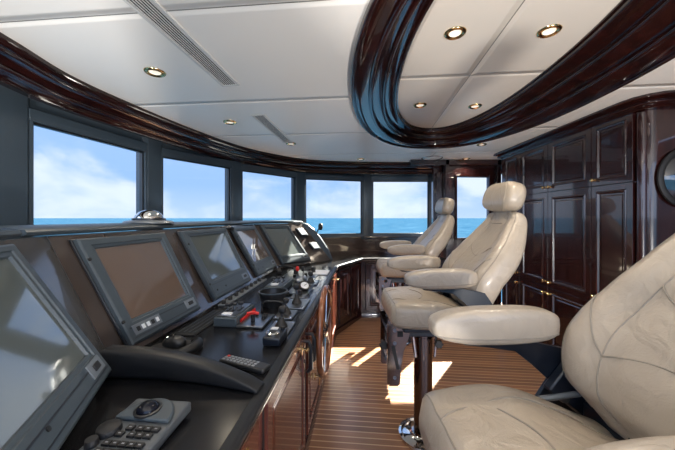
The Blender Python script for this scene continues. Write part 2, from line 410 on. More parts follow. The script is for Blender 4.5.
mb.box(((x0+x1)/2, DY, 2.02), (x1-x0+1.2, .09, .08))
struct(mb.build('wall_far', 'mahogany', bevel=.006))
# far wall ledge moulding under the two far windows
mb = MB(); mb.box((.86, 4.285, 1.03), (1.0, .09, .022)); mb.box((.86, 4.30, .985), (1.0, .05, .03))
struct(mb.build('trim_4', 'mahogany', bevel=.006))

# ------------------------------------------------------------------ aft cabinets
def CX(y): return 1.927+.008*y
def face_pt(y, z, off=0): return V((CX(y)-off, y, z))
def panel_door(name, parent, y0, y1, z0, z1, knob, inset=.055):
    """raised-and-fielded panel door in the cabinet face; knob=(y,z)"""
    g = .003; y0 += g; y1 -= g; z0 += g; z1 -= g
    def rect(e): return [(y0+e, z0+e), (y1-e, z0+e), (y1-e, z1-e), (y0+e, z1-e)]
    lv = [(0, .0), (0, .018), (inset-.012, .018), (inset-.006, .024), (inset+.002, .022), (inset+.008, .008), (inset+.02, .008), (inset+.028, .012)]
    rows = [[face_pt(y, z, h) for y, z in rect(e)] for e, h in lv]
    mb = MB().grid(rows, cv=True); mb.f.append(tuple(len(mb.v)-4+i for i in range(4)))
    o = mb.build(name, 'mahogany', parent, smooth=0, bevel=.0015)
    if knob:
        for ky, kz in knob:
            MB().lathe([(.0, 0), (.011, 0), (.011, .003), (.005, .006), (.005, .014), (.012, .02), (.014, .027), (.009, .034), (0, .035)], face_pt(ky, kz, .018), (-1, 0, 0), 16).build('knob', 'brass', o)
    return o
cols = [3.50, 3.19, 2.755, 2.28, 1.955]
labels = ['mahogany cabinet column at the far end, mostly hidden behind the middle chair headrest',
          'mahogany cabinet column directly right of the middle chair headrest, between two wider neighbours',
          'mahogany cabinet column second nearest, left of the one beside the rounded corner post',
          'nearest mahogany cabinet column, beside the rounded corner post and above the near chair']
Z1, Z2, Z3 = .665, 1.537, 2.0
for i in range(4):
    yb, ya = cols[i], cols[i+1]
    r = empty('storage_cabinet', (CX(ya)+.25, (ya+yb)/2, 0), labels[i], 'cabinet', 'mahogany cabinet columns on the aft wall')
    MB().box((CX((ya+yb)/2)+.28, (ya+yb)/2, 1.0), (.555, yb-ya-.002, 1.99)).build('body', 'mahogany', r)
    kside = (yb-.035, ) if i in (2,) else (ya+.035,)
    if i == 0: kside = (ya+.035,)
    if i == 1: kside = (ya+.035,)
    if i == 3: kside = (yb-.035,)
    ky = kside[0]
    ins = min(.06, (yb-ya)*.16)
    panel_door('door', r, ya, yb, Z2, Z3, [(ky, Z2+.045)], ins)
    panel_door('door', r, ya, yb, Z1, Z2, [(ky, Z1+.05)], ins)
    panel_door('door', r, ya, yb, .10, Z1, [(ky, Z1-.055)], ins)
# cornice, rounded corner post and near side
def sweep(path, prof, name, mat, sm=35):
    P = [V((x, y, 0)) for x, y in path]
    rows = [[p+V((0, 0, z)) for p in offset(P, d)] for d, z in prof]
    return MB().grid(rows).build(name, mat, smooth=sm)
cp = [(CX(3.5)+.0, 3.52), (CX(2), 2.02), (1.945, 1.93)]+[(2.0-.055*cos(radians(a)), 1.93-.06*sin(radians(a))) for a in (20, 45, 70)]+[(2.0, 1.87), (2.9, 1.85)]
cpr = [(x, y) for x, y in cp][::-1]
prof = [(0, 1.985), (.014, 1.985), (.018, 1.992), (.03, 1.998)]+arc2((.034, 2.008), .010, -90, 60)+[(.04, 2.02), (.055, 2.028)]+arc2((.06, 2.036), .008, -90, 70)+[(.062, 2.052), (0, 2.052)]
struct(sweep(cp, [(-d*1.9, z) for d, z in prof], 'trim_5', 'trim_wood'))
mb = MB(); P = [V((x, y, 0)) for x, y in cp[2:]]
mb.grid([[p+V((.004, .004, z)) for p in P] for z in (0, 2.0)])
struct(mb.build('wall_right', 'mahogany', smooth=40))
mb = MB()
mb.lathe([(.02, .08), (.026, .085), (.026, 1.975), (.02, 1.98)], (1.955, 1.925, 0), n=20)
struct(mb.build('trim_6', 'mahogany'))
MBp = MB().add([(CX(1.95), 1.95, 0), (CX(3.5), 3.5, 0), (CX(3.5), 3.5, .1), (CX(1.95), 1.95, .1)], [(0, 1, 2, 3)])
struct(MBp.build('baseboard_right', 'trim_wood', smooth=0))
mb = MB().box((2.25, 3.515, 1.0), (.62, .03, 2.02)); struct(mb.build('wall_right', 'mahogany', smooth=0))
struct(MB().box((2.94, .3, 1.02), (.06, 3.1, 2.04)).build('wall_right', 'mahogany', smooth=0))
# round porthole mirror on the near side panel
r = empty('porthole_mirror', (2.17, 1.86, 1.55), 'round dark-rimmed porthole with blue glass on the near end of the cabinets', 'porthole')
MB().lathe([(.19, 0), (.19, .012), (.175, .02), (.165, .02), (.15, .008), (.15, 0)], (2.17, 1.862, 1.55), (0, -1, 0), 48, closed=True).build('rim', 'rubber', r)
MB().lathe([(0, .03), (.05, .028), (.1, .02), (.135, .006), (.15, -.004), (.15, -.008), (0, -.008)], (2.17, 1.856, 1.55), (0, -1, 0), 48).build('glass', 'mirror', r)

# ------------------------------------------------------------------ ceiling fittings
lt = [((155, 72), CZ, 'brass downlight nearest the left windows, beside the long vent'), ((230, 122), CZ, 'small brass downlight left of the short ceiling vent'),
      ((291, 143.5), CZ, 'tiny brass downlight just beyond the end of the short vent'), ((361, 159), CZ, 'tiny ceiling downlight above the far windows, left of the hatch'),
      ((481.5, 144.4), CZ, 'ceiling downlight just beyond the oval moulding, nearer than its neighbour'), ((466, 158.5), CZ, 'ceiling downlight above the far glazed door'),
      ((455, 33), 2.17, 'left one of the two large brass downlights inside the oval'), ((549, 31), 2.17, 'right one of the two large brass downlights inside the oval'),
      ((420, 105), 2.17, 'left one of the two small far downlights inside the oval'), ((475, 106), 2.17, 'right one of the two small far downlights inside the oval')]
proto = None
for (px, py), z, lab in lt:
    p = at(px, py, z)
    if proto is None:
        proto = empty('recessed_light', (0, 0, 0)); proto['category'] = 'ceiling light'; proto['group'] = 'round brass downlights in the ceiling'
        MB().lathe([(.026, .004), (.030, -.004), (.040, -.010), (.048, -.006), (.051, 0), (.051, .003)], (0, 0, 0), n=32).build('ring', 'brass', proto)
        MB().lathe([(0, -.001), (.018, -.002), (.026, -.004), (.027, .002), (0, .002)], (0, 0, 0), n=24).build('lens', 'bulb', proto)
        o = proto
    else: o = copy_tree(proto)
    o.location = p; o['label'] = lab
def vent(p, ang, w, L, label, n):
    r = empty('ceiling_vent', p, label, 'air vent', 'slotted white air vents in the ceiling')
    R = Matrix.Rotation(ang, 3, 'Z')
    def T(x, y, z): return V(p)+R@V((x, y, z))
    mb = MB()
    for sx in (-1, 1): mb.box(T(sx*(w/2-.006), 0, -.003), (.012, L, .006), mat=R)
    for sy in (-1, 1): mb.box(T(0, sy*(L/2-.006), -.003), (w-.024, .012, .006), mat=R)
    mb.build('frame', 'vent', r, bevel=.0015)
    MB().box(T(0, 0, -.0006), (w-.024, L-.024, .001), mat=R).build('backing', 'dark_gap', r, smooth=0)
    for k in range(n):
        MB().box(T((k-(n-1)/2)*(w-.024)/n, 0, -.003), ((w-.024)/n*.36, L-.024, .002), mat=R).build('slat', 'vent', r)
a1 = math.atan2(-.14, 1)*-1
vent((-.69, .95, CZ), -math.atan(.12), .105, 1.5, 'long white slotted ceiling vent at the top left of the room', 7)
vent((-.535, 2.57, CZ), -math.atan(.115), .10, .80, 'short white slotted ceiling vent beyond the long one', 7)
r = empty('ceiling_hatch', at(432, 158, CZ), 'shallow round white ceiling hatch above the far chair', 'ceiling hatch')
MB().lathe([(0, -.012), (.09, -.01), (.11, -.004), (.115, .001), (0, .001)], at(432, 158, CZ), n=32).build('cover', 'vent', r)
MB().lathe([(.115, .001), (.118, -.005), (.128, -.005), (.131, .001)], at(432, 158, CZ), n=32, closed=True).build('rim', 'chrome', r)

# ------------------------------------------------------------------ console
DZ = .78
console = empty('helm_console', (-.6, 2.0, 0), 'long black-topped mahogany helm console running under the left windows', 'console')
front = [(-.308+.0945*y, y) for y in (-.35, 1.0, 2.2)]+[(-.06, 2.75), (-.005, 3.28), (.32, 3.885), (1.42, 3.885)]
back = [(1.42, 4.30), (.36, 4.27), (-.46, 4.0), (-1.06, 3.26), (-1.46, 2.5), (-1.62, 1.6), (-1.68, -.35)]
MB().polyprism([(*p, 0) for p in front+back], lambda c, h: V((c[0], c[1], h)), DZ-.03, DZ).build('desktop', 'desk_black', console, smooth=0)
fpath = [V((x, y, 0)) for x, y in front]
def fsweep(prof, name, mat, path=fpath):
    rows = [[p+V((0, 0, z)) for p in offset(path, -d)] for d, z in prof]
    return MB().grid(rows, cu=True).build(name, mat, console, smooth=35)
fsweep([(.0, DZ+.004), (-.02, DZ+.002), (-.022, DZ-.02), (.004, DZ-.022)]+arc2((.004, DZ-.009), .013, -80, 80), 'edge_cushion', 'black_leather')
fsweep([(-.02, DZ-.022), (.0, DZ-.022)]+arc2((.0, DZ-.034), .010, 70, -80)+[(-.004, DZ-.048), (-.02, DZ-.05)], 'edge_trim', 'mahogany')
base = [(-.335+.0945*y, y) for y in (-.35, 2.2)]+[(-.08, 2.8), (-.02, 3.33), (.31, 3.93), (1.42, 3.93)]
bpath = [V((x, y, 0)) for x, y in base]
for sl, mt in ((slice(0, 4), 'mahogany_lit'), (slice(3, 6), 'mahogany')):
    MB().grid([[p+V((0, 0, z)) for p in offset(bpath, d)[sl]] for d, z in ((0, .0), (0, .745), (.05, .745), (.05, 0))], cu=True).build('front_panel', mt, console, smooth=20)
fsweep([(-.01, 0), (.014, 0), (.014, .05), (.008, .06), (-.01, .06)], 'toe_moulding', 'mahogany', bpath)
# front doors
t0 = V((.0945, 1, 0)).normalized(); n0 = V((t0.y, -t0.x, 0))
def fp(y, z, h=0):
    return V((-.335+.0945*y, y, z))+n0*h
def front_door(y0, y1, z0=.10, z1=.70, latch=None, P=fp, mat='mahogany_lit'):
    def rect(e): return [(y0+e, z0+e), (y1-e, z0+e), (y1-e, z1-e), (y0+e, z1-e)]
    rows = [[P(y, z, h) for y, z in rect(e)] for e, h in ((0, .001), (0, .016), (.05, .016), (.056, .020), (.062, .010), (.075, .010), (.085, .014))]
    mb = MB().grid(rows, cv=True); mb.f.append(tuple(len(mb.v)-4+i for i in range(4)))
    o = mb.build('door', mat, console, smooth=0, bevel=.0015)
    rows = [[P(y, z, h) for y, z in rect(e)] for e, h in ((-.008, .0005), (-.008, .003), (0, .003))]
    MB().grid(rows, cv=True).build('door_gap', 'dark_gap', o, smooth=0)
    if latch:
        ly, lz = latch
        mb = MB(); c = P(ly, lz, .016); u = (P(ly+.1, lz)-P(ly, lz)).normalized(); nn = P(ly, lz, 1)-P(ly, lz, 0)
        mb.lathe([(0, 0), (.014, 0), (.014, .004), (.007, .007), (.007, .024), (0, .025)], c, nn, 16)
        mb.tube([c+nn*.026-u*.026+V((0, 0, -.004)), c+nn*.028-u*.012, c+nn*.03, c+nn*.028+u*.012, c+nn*.026+u*.026+V((0, 0, -.004))], [.007, .0055, .007, .0055, .007], 10)
        mb.box(c+nn*.002, (.004, .03, .05))
        mb.build('latch', 'brass', o)
    return o
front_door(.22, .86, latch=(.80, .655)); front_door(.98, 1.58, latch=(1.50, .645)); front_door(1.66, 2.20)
def fp2(y, z, h=0):
    k = (y-2.2)/1.1; a = V((-.127, 2.2, 0)); b = V((-.08, 2.8, 0)) if y < 2.8 else V((-.08, 2.8, 0))
    e = V((-.08, 2.8, 0)) if y < 2.8 else V((-.02, 3.33, 0)); s_ = V((-.127, 2.2, 0)) if y < 2.8 else V((-.08, 2.8, 0))
    t = (e-s_); f = (y-s_.y)/t.y; t.normalize()
    return s_+(e-s_)*f+V((t.y, -t.x, 0))*h+V((0, 0, z))
front_door(2.27, 2.74, P=fp2, latch=(2.68, .645)); front_door(2.86, 3.28, P=fp2, latch=(3.22, .645))
def seg(a, b):
    a = V((*a, 0)); b = V((*b, 0)); t = (b-a).normalized(); n = V((t.y, -t.x, 0))
    return lambda y, z, h=0: a+t*y+n*h+V((0, 0, z))
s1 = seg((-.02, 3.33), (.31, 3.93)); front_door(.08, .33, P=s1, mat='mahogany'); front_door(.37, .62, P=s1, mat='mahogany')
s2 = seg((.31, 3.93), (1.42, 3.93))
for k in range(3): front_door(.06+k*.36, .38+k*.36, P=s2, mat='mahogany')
# far ledge riser behind the counter is the wall itself; black service handle and oval brass plate on the near face
mb = MB(); mb.box(fp(1.84, .33, .006), (.012, .06, .20), rz=-ANG); mb.build('plate', 'plastic', console, bevel=.004)
mb = MB(); c = fp(1.84, .33, .02); mb.lathe([(0, 0), (.02, 0), (.02, .006), (.008, .01), (.008, .03), (0, .03)], c, n0, 20); mb.tube([c+n0*.028+V((0, 0, -.05)), c+n0*.032, c+n0*.028+V((0, 0, .05))], [.006, .008, .006])
mb.build('lever', 'brass', console)
mb = MB()
for yy in (1.56, 1.66): mb.tube([fp(yy, .66, .0), fp(yy, .66, .04), fp(yy, .63, .05), fp(yy, .52, .05), fp(yy, .5, .03)], [.009, .009, .012, .012, .008], 10)
mb.build('handle', 'plastic', console)

# instrument bank: sloping facets up to the shelf
B = [(-.38, .05), (-.80, 1.06), (-.62, 3.12), (-.08, 3.70)]
T_ = [(-.60, -.04), (-1.005, 1.03), (-.88, 3.12), (-.44, 3.66)]
ZB, ZT = .78, 1.235
def lerp0(a, b, k, z): return V((a[0]*(1-k)+b[0]*k, a[1]*(1-k)+b[1]*k, z))
mb = MB()
rows = [[V((x, y, ZB)) for x, y in B], [V((x, y, ZT)) for x, y in T_]]
mb.grid(rows); 
mb.grid([[V((x, y, ZT)) for x, y in T_], [V((x-.06, y+.02, ZT)) for x, y in T_], [V((x-.06, y+.02, ZB)) for x, y in T_]])
mb.build('instrument_bank', 'bank', console, smooth=0)
# curved end cheek of the bank
E0 = [V((-.075, 3.72, ZB)), V((-.12, 3.72, .90)), V((-.22, 3.705, 1.06)), V((-.31, 3.69, 1.17)), V((-.38, 3.68, 1.225)), V((-.46, 3.67, 1.25)), V((-.60, 3.62, 1.25)), V((-.60, 3.62, ZB))]
mb = MB(); mb.polyprism(E0, lambda c, h: c+V((.55, .83, 0))*h, 0, .035); mb.build('end_cheek', 'bezel', console, bevel=.006)
fn_ = V((1, .42, .5)).normalized()
q = [lerp0(B[0], B[1], .80, ZB), lerp0(B[0], B[1], 1, ZB), lerp0(T_[0], T_[1], 1, ZT), lerp0(T_[0], T_[1], .78, ZT)]
MB().quadprism(q, fn_, .0, .006).build('facet_panel', 'facet_grey', console, smooth=0)
# facet seam strips (polished edge between the near facet and the main run)
mb = MB(); a = V((-.80, 1.06, ZB)); b = V((-1.005, 1.03, ZT)); mb.tube([a+V((.003, 0, 0)), b+V((.003, 0, 0))], .004, 8); mb.build('seam_strip', 'steel', console)
mb = MB(); a = V((-.62, 3.12, ZB)); b = V((-.88, 3.12, ZT)); mb.tube([a, b], .006, 8); mb.build('seam_strip', 'steel', console)
# shelf on top of the bank
sp_ = [V((x, y, 0)) for x, y in [(-.56, -.06), (-.985, .93)]]
sh2 = [V((x, y, 0)) for x, y in [(-.99, .95), (-.99, 1.2), (-.985, 1.6), (-.94, 2.3), (-.86, 3.08), (-.70, 3.38), (-.43, 3.66)]]
def shelf(path, w, z0, z1):
    rows = [[p+V((0, 0, z)) for p in offset(path, d)] for d, z in ((0, z0+.006), (-.006, z0+.016), (0, z1), (w, z1+.012), (w, z0), (.04, z0))]
    mb = MB().grid(rows, cu=True); n = len(path); 
    for e in (0, n-1): mb.f.append(tuple(k*n+e for k in range(6)))
    return mb.build('shelf_cap', 'bezel', console, smooth=50)
shelf(sp_, .20, 1.236, 1.262); shelf(sh2, .16, 1.238, 1.262)

# ------------------------------------------------------------------ monitors
def monitor(BL, BR, TR, TL, label, scr=(.13, .09, .27, .10), mat='screen', buttons=False):
    BL, BR, TR, TL = V(BL), V(BR), V(TR), V(TL)
    n = (BR-BL).cross(TL-BL).normalized()
    if n.x < 0: n = -n
    P = lambda s, t, h=0: (BL*(1-s)+BR*s)*(1-t)+(TL*(1-s)+TR*s)*t+n*h
    r = empty('display_monitor', P(.5, 0), label, 'monitor', 'grey bridge display monitors on the console')
    q = [P(0, 0), P(1, 0), P(1, 1), P(0, 1)]
    mb = MB(); mb.quadprism(q, n, .0015, .012); mb.build('casing', 'bezel_dark', r, bevel=.003)
    l, rr, b, t = scr
    def ring(s0, t0, s1, t1, h): return [P(s0, t0, h), P(s1, t0, h), P(s1, t1, h), P(s0, t1, h)]
    e = .012
    rows = [ring(e, e, 1-e, 1-e, .010), ring(e, e, 1-e, 1-e, .026), ring(.028, .028, 1-.028, 1-.028, .031), ring(l-.035, b-.03, 1-rr+.03, 1-t+.035, .031), ring(l-.03, b-.025, 1-rr+.025, 1-t+.03, .026),
            ring(l-.008, b-.006, 1-rr+.008, 1-t+.008, .025), ring(l, b, 1-rr, 1-t, .015)]
    MB().grid(rows, cv=True).build('bezel', 'bezel', r, smooth=0, bevel=.001)
    MB().quadprism(ring(l-.002, b-.002, 1-rr+.002, 1-t+.002, 0), n, .012, .017).build('screen', mat, r, smooth=0)
    g = MB()
    g.quadprism(ring(.05, b-.075, .95, b-.065, 0), n, .030, .0318); g.quadprism(ring(.05, .055, .95, .062, 0), n, .030, .0318)
    g.build('groove', 'bezel_dark', r, smooth=0)
    cp_ = MB().quadprism(ring(.76, .075, .93, .165, 0), n, .030, .034).build('control_plate', 'grey_panel', r, bevel=.001)
    MB().quadprism(ring(.81, .10, .88, .14, 0), n, .033, .038).build('switch', 'rubber', cp_, bevel=.001)
    if buttons:
        cp_ = MB().quadprism(ring(.07, .075, .38, .165, 0), n, .030, .034).build('control_plate', 'grey_panel', r, bevel=.001)
        for k in range(5):
            MB().quadprism(ring(.10+k*.055, .10, .13+k*.055, .14, 0), n, .033, .037).build('button', 'white' if k in (1, 2, 4) else 'rubber', cp_)
    else:
        for k in (.1, .3): MB().lathe([(0, .0), (.006, 0), (.006, .004), (0, .004)], P(k, .115, .030), n, 12).build('button', 'rubber', r)
    for k in (.22, .80):
        MB().lathe([(0, 0), (.007, 0), (.006, .006), (0, .007)], P(.025, k, .029), n, 12).build('screw', 'rubber', r)
    return r
def lerp(a, b, t): return V(a)*(1-t)+V(b)*t
def onF1(y, t):
    k = (y-1.06)/2.06
    return lerp(lerp((-.80, 1.06, ZB), (-.62, 3.12, ZB), k), lerp((-1.005, 1.03, ZT), (-.88, 3.12, ZT), k), t)
d0 = V((-.387, .922, 0)); br = V((-.722, .93, .81)); bl = br-d0*.50; up = V((-.215, -.092, .41))
monitor(bl, br, br+up, bl+up, 'largest grey monitor at the lower left corner, cut off by the picture edge', scr=(.08, .105, .20, .09), mat='screen_refl_teal')
monitor(onF1(1.14, .04), onF1(1.63, .04), onF1(1.65, .96), onF1(1.13, .96), 'grey monitor with a brownish screen, above the computer mouse', buttons=True, scr=(.13, .12, .22, .11))
monitor(onF1(1.79, .04), onF1(2.36, .04), onF1(2.40, .96), onF1(1.78, .96), 'grey monitor with a small black clip lamp at its top right corner', mat='screen_refl_teal')
monitor(onF1(2.52, .04), onF1(3.07, .04), onF1(3.07, .96), onF1(2.50, .96), 'narrow grey monitor with the bright white reflection, second from the far end')
onF2 = lambda s, t: lerp(lerp((-.62, 3.12, ZB), (-.08, 3.70, ZB), s), lerp((-.88, 3.12, ZT), (-.44, 3.66, ZT), s), t)
monitor(onF2(.08, .05), onF2(.60, .05), onF2(.64, .96), onF2(.08, .96), 'farthest grey monitor, angled inwards at the end of the console', mat='screen_refl_teal', scr=(.13, .1, .22, .1))
def f2box(name, s0, s1, t0, t1, label, cat):
    q = [onF2(s0, t0), onF2(s1, t0), onF2(s1, t1), onF2(s0, t1)]; n = (q[1]-q[0]).cross(q[3]-q[0]).normalized()
    if n.x < 0: n = -n
    r = empty(name, q[0], label, cat)
    MB().quadprism(q, n, 0, .03).build('housing', 'plastic', r, bevel=.004)
    c = sum(q, V())/4; MB().quadprism([c+(p-c)*.78 for p in q], n, .028, .034).build('face', 'grey_panel', r, bevel=.001)
f2box('gauge_box', .74, .90, .66, .86, 'small square gauge on the upper end of the console bank', 'gauge')
f2box('gauge_box', .78, .94, .30, .48, 'small square gauge low on the end of the console bank', 'gauge')

# ------------------------------------------------------------------ things on the console
def onz(px, py): return at(px, py, DZ)
RZ = -ANG
Rc = Matrix.Rotation(RZ, 3, 'Z')
def rot(c, x, y, z, R=Rc): return V(c)+R@V((x, y, z))
# compass dome on the shelf
c = V((-1.08, 1.72, 1.268)); r = empty('compass_dome', c, 'shiny glass compass dome on a round base on top of the console shelf', 'compass')
MB().lathe([(0, 0), (.125, 0), (.128, .006), (.12, .014), (.09, .02), (0, .02)], c, n=40).build('base', 'grey_panel', r)
MB().lathe([(.075, .018), (.076, .03), (.068, .048), (.05, .066), (.025, .077), (0, .08)], c, n=32).build('dome', 'chrome', r)
MB().lathe([(.074, .018), (.084, .018), (.084, .03), (.074, .032)], c, n=32, closed=True).build('collar', 'bezel_dark', r)
# clip lamp between monitors
c = onF1(2.42, .97)+V((.03, 0, .01)); r = empty('clip_lamp', c, 'small black clip lamp between two monitors under the shelf', 'lamp')
MB().cyl(c+V((-.03, -.03, -.01)), c+V((.03, .0, -.005)), .013).cyl(c+V((0, .05, -.02)), c+V((.03, .03, -.02)), .016).build('head', 'plastic', r)
MB().tube([c+V((0, -.02, 0)), c+V((.01, .02, .005)), c+V((0, .05, -.02))], .006).build('bracket', 'plastic', r)
# bolster across the desk
a = at(107, 369, .80); b = V((-.232, .905, .80)); r = empty('arm_bolster', (a+b)/2*1-V((0, 0, .02)), 'long black padded bolster lying across the desk between two sections', 'bolster')
rows = []
dirv = (b-a).normalized(); nv = V((-dirv.y, dirv.x, 0))
for k in range(15):
    s = k/14; h = .075*(1-s**2.2)+.016; w = .036-.008*s
    if s > .95: h *= .6
    p = a+(b-a)*s+V((0, 0, -.018)) + nv*(.02*sin(pi*s))
    ring = []
    for j in range(16):
        th = 2*pi*j/16; cc, ss = cos(th), sin(th)
        ring.append(p+nv*w*math.copysign(abs(cc)**.5, cc)+V((0, 0, h/2+h/2*math.copysign(abs(ss)**.5, ss))))
    rows.append(ring)
MB().grid(rows, cv=True, caps=True).build('cushion', 'black_leather', r, smooth=60)
MB().box(a+V((-.0, .0, .0))+V((0, 0, .02)), (.02, .07, .09), rz=atan2(dirv.y, dirv.x)).build('end_plate', 'plastic', r, bevel=.004)
# trackball keypad
c = V((-.475, .685, DZ)); Rk = Matrix.Rotation(radians(-6), 3, 'Z')@Matrix.Rotation(radians(4), 3, 'X')
r = empty('trackball_keypad', c, 'grey trackball keypad with rows of small buttons at the near end of the desk', 'keypad')
K = lambda x, y, z: c+Rk@V((x*.88, y*.88, z*.9))
MB().box(K(0, 0, .016), (.154, .24, .026), mat=Rk).build('casing', 'keypad_grey', r, bevel=.005)
rows = []
pl = [(.078*cos(radians(t)), .042+.085*sin(radians(t))) for t in range(0, 181, 12)]
MB().polyprism([(x, y, 0) for x, y in pl], lambda q, h: K(q[0], q[1], h), .03, .042).build('trackball_housing', 'bezel', r, bevel=.004, smooth=30)
MB().lathe([(.031, 0), (.031, .005), (.026, .006), (.026, 0)], K(-.005, .075, .040), Rk@V((0, 0, 1)), 28, closed=True).build('ring', 'plastic', r)
MB().sell(K(-.005, .075, .042), .025, .025, .020, 1, 1, 24, 12).build('trackball', 'ball', r)
MB().lathe([(0, 0), (.026, 0), (.024, .012), (.02, .014), (0, .014)], K(-.06, .005, .031), Rk@V((0, 0, 1)), 24).build('dial', 'rubber', r)
MB().lathe([(0, 0), (.014, 0), (.012, .014), (0, .014)], K(-.065, -.04, .031), Rk@V((0, 0, 1)), 18).build('knob', 'rubber', r)
for row, (yy, xs) in enumerate([(.018, (-.01, .018, .04, .062)), (-.004, (-.022, .012, .034, .056)), (-.034, (-.03, -.008, .014, .036, .058)), (-.058, (-.03, -.008, .014, .036, .058)), (-.085, (-.05, -.028, -.006, .016, .038, .06))]):
    for xx in xs:
        bt = MB().box(K(xx, yy, .033), (.017, .013, .006), mat=Rk).build('button', 'rubber', r)
        MB().box(K(xx, yy, .0363), (.006, .003, .0008), mat=Rk).build('legend', 'led', bt)
# mouse pad, mouse
c = onz(172, 349); r = empty('mouse_pad', c, 'black mouse pad with a raised curved wrist rest', 'mouse pad')
pts = [(.11*cos(t)*(1 if cos(t) > 0 else .85), .085*sin(t)) for t in [2*pi*i/32 for i in range(32)]]
MB().polyprism([(x, y, 0) for x, y in pts], lambda q, h: rot(c, q[0], q[1], h), 0, .004).build('mat', 'rubber', r, smooth=30)
wr = [rot(c, .06+.035*cos(t)*1.0, -.005+.062*sin(t), .012) for t in [radians(q) for q in range(-110, 111, 20)]]
MB().tube(wr, [.006, .013, .018, .021, .023, .024, .024, .023, .021, .018, .013, .006], 14).build('wrist_rest', 'black_leather', r, smooth=60)
c2 = onz(174, 346); r = empty('computer_mouse', c2+V((0, 0, .004)), 'black computer mouse on the mouse pad', 'mouse')
def mf(p):
    return V((p.x*(1-.12*(p.y/.05)), p.y, max(p.z, -.004)*(1.15 if p.y < 0 else 1-.35*(p.y/.055))))
MB().sell(c2+V((0, 0, .0085)), .029, .052, .030, .8, .85, 28, 16, fn=mf, R=Matrix.Rotation(radians(75), 3, 'Z')).build('shell', 'plastic', r, smooth=60)
MB().cyl(c2+V((-.03, -.004, .031)), c2+V((-.03, .004, .031)), .007).build('scroll_wheel', 'chrome', r)
# remote
a = onz(224, 362); b = onz(266, 372); c = (a+b)/2; rz = atan2((b-a).y, (b-a).x); R2 = Matrix.Rotation(rz, 3, 'Z')
r = empty('remote_control', c, 'slim black remote control with grey buttons near the desk edge', 'remote control')
MB().box(c+V((0, 0, .010)), (.19, .046, .017), mat=R2).build('casing', 'plastic', r, bevel=.005)
for i in range(9):
    for j in range(3):
        MB().box(c+R2@V((-.08+i*.016, -.013+j*.013, .0195)), (.009, .007, .003), mat=R2).build('button', 'red' if (i, j) == (0, 2) else 'led', r)
# lever unit with red side stripe
def lever_unit(c, w, L, h, label, n, red):
    r = empty('throttle_unit', c, label, 'control unit')
    MB().box(rot(c, 0, 0, h/2), (w, L, h), mat=Rc).build('housing', 'bezel', r, bevel=.006)
    MB().box(rot(c, 0, .0, h+.003), (w*.8, L*.9, .006), mat=Rc).build('top_plate', 'steel', r, bevel=.002)
    if red: MB().box(rot(c, w/2+.003, .02, h*.35), (.006, L*.8, h*.4), mat=Rc).build('stripe', 'red', r, bevel=.001)
    for k in range(n):
        q = rot(c, (k-(n-1)/2)*w*.24, -L*.12+.015*k, h+.005)
        MB().box(rot(q, 0, .0, .002), (.010, .07, .004), mat=Rc).build('slot', 'rubber', r)
        lv = MB().cyl(q, q+V((.0, .0, .028)), .005).build('lever', 'steel', r)
        MB().box(q+V((0, 0, .032)), (.026, .018, .014)).build('grip', 'plastic', lv, bevel=.004)
    MB().box(rot(c, -w*.05, -L*.33, h+.008), (w*.4, .03, .006), mat=Rc).build('label_plate', 'white', r, bevel=.001)
lever_unit(V((-.525, 1.545, DZ)), .115, .24, .045, 'grey control unit with small black levers and a red side stripe', 3, True)
lever_unit(V((-.43, 2.22, DZ)), .13, .30, .045, 'grey control unit with small black levers behind the round black hood', 3, False)
# red-handled switch plate
c = V((-.405, 1.50, DZ)); r = empty('emergency_control', c, 'black plate with a red T-handle beside the lever unit', 'control')
MB().box(rot(c, 0, 0, .007), (.13, .19, .012), mat=Rc).build('plate', 'steel', r, bevel=.003)
q = rot(c, -.005, -.035, .013)
MB().cyl(q, q+V((0, 0, .035)), .010).build('stem', 'rubber', r)
MB().tube([q+V((-.028, 0, .04)), q+V((-.014, 0, .043)), q+V((0, 0, .044)), q+V((.014, 0, .043)), q+V((.028, 0, .04))], [.007, .008, .010, .008, .007]).build('handle', 'red', r)
for (x, y) in ((.03, .02), (.03, .05), (-.02, .06)): MB().cyl(rot(c, x, y, .012), rot(c, x, y, .026), .009).build('button', 'rubber', r)
# dial box
c = V((-.262, 1.265, DZ)); r = empty('dial_controller', c, 'small black box with a silver rotary dial near the desk edge', 'control')
MB().box(rot(c, 0, 0, .02), (.075, .12, .036), mat=Rc).build('housing', 'navy', r, bevel=.008)
MB().lathe([(0, 0), (.026, 0), (.027, .006), (.022, .010), (0, .010)], rot(c, -.004, -.02, .038), n=28).build('dial', 'chrome', r)
MB().lathe([(.013, 0), (.013, .013), (0, .013)], rot(c, -.004, -.02, .038), n=20).build('knob', 'rubber', r)
MB().cyl(rot(c, .022, .035, .038), rot(c, .022, .035, .05), .009).build('button', 'rubber', r)
MB().box(rot(c, -.015, .04, .039), (.03, .02, .006), mat=Rc).build('label_plate', 'white', r)
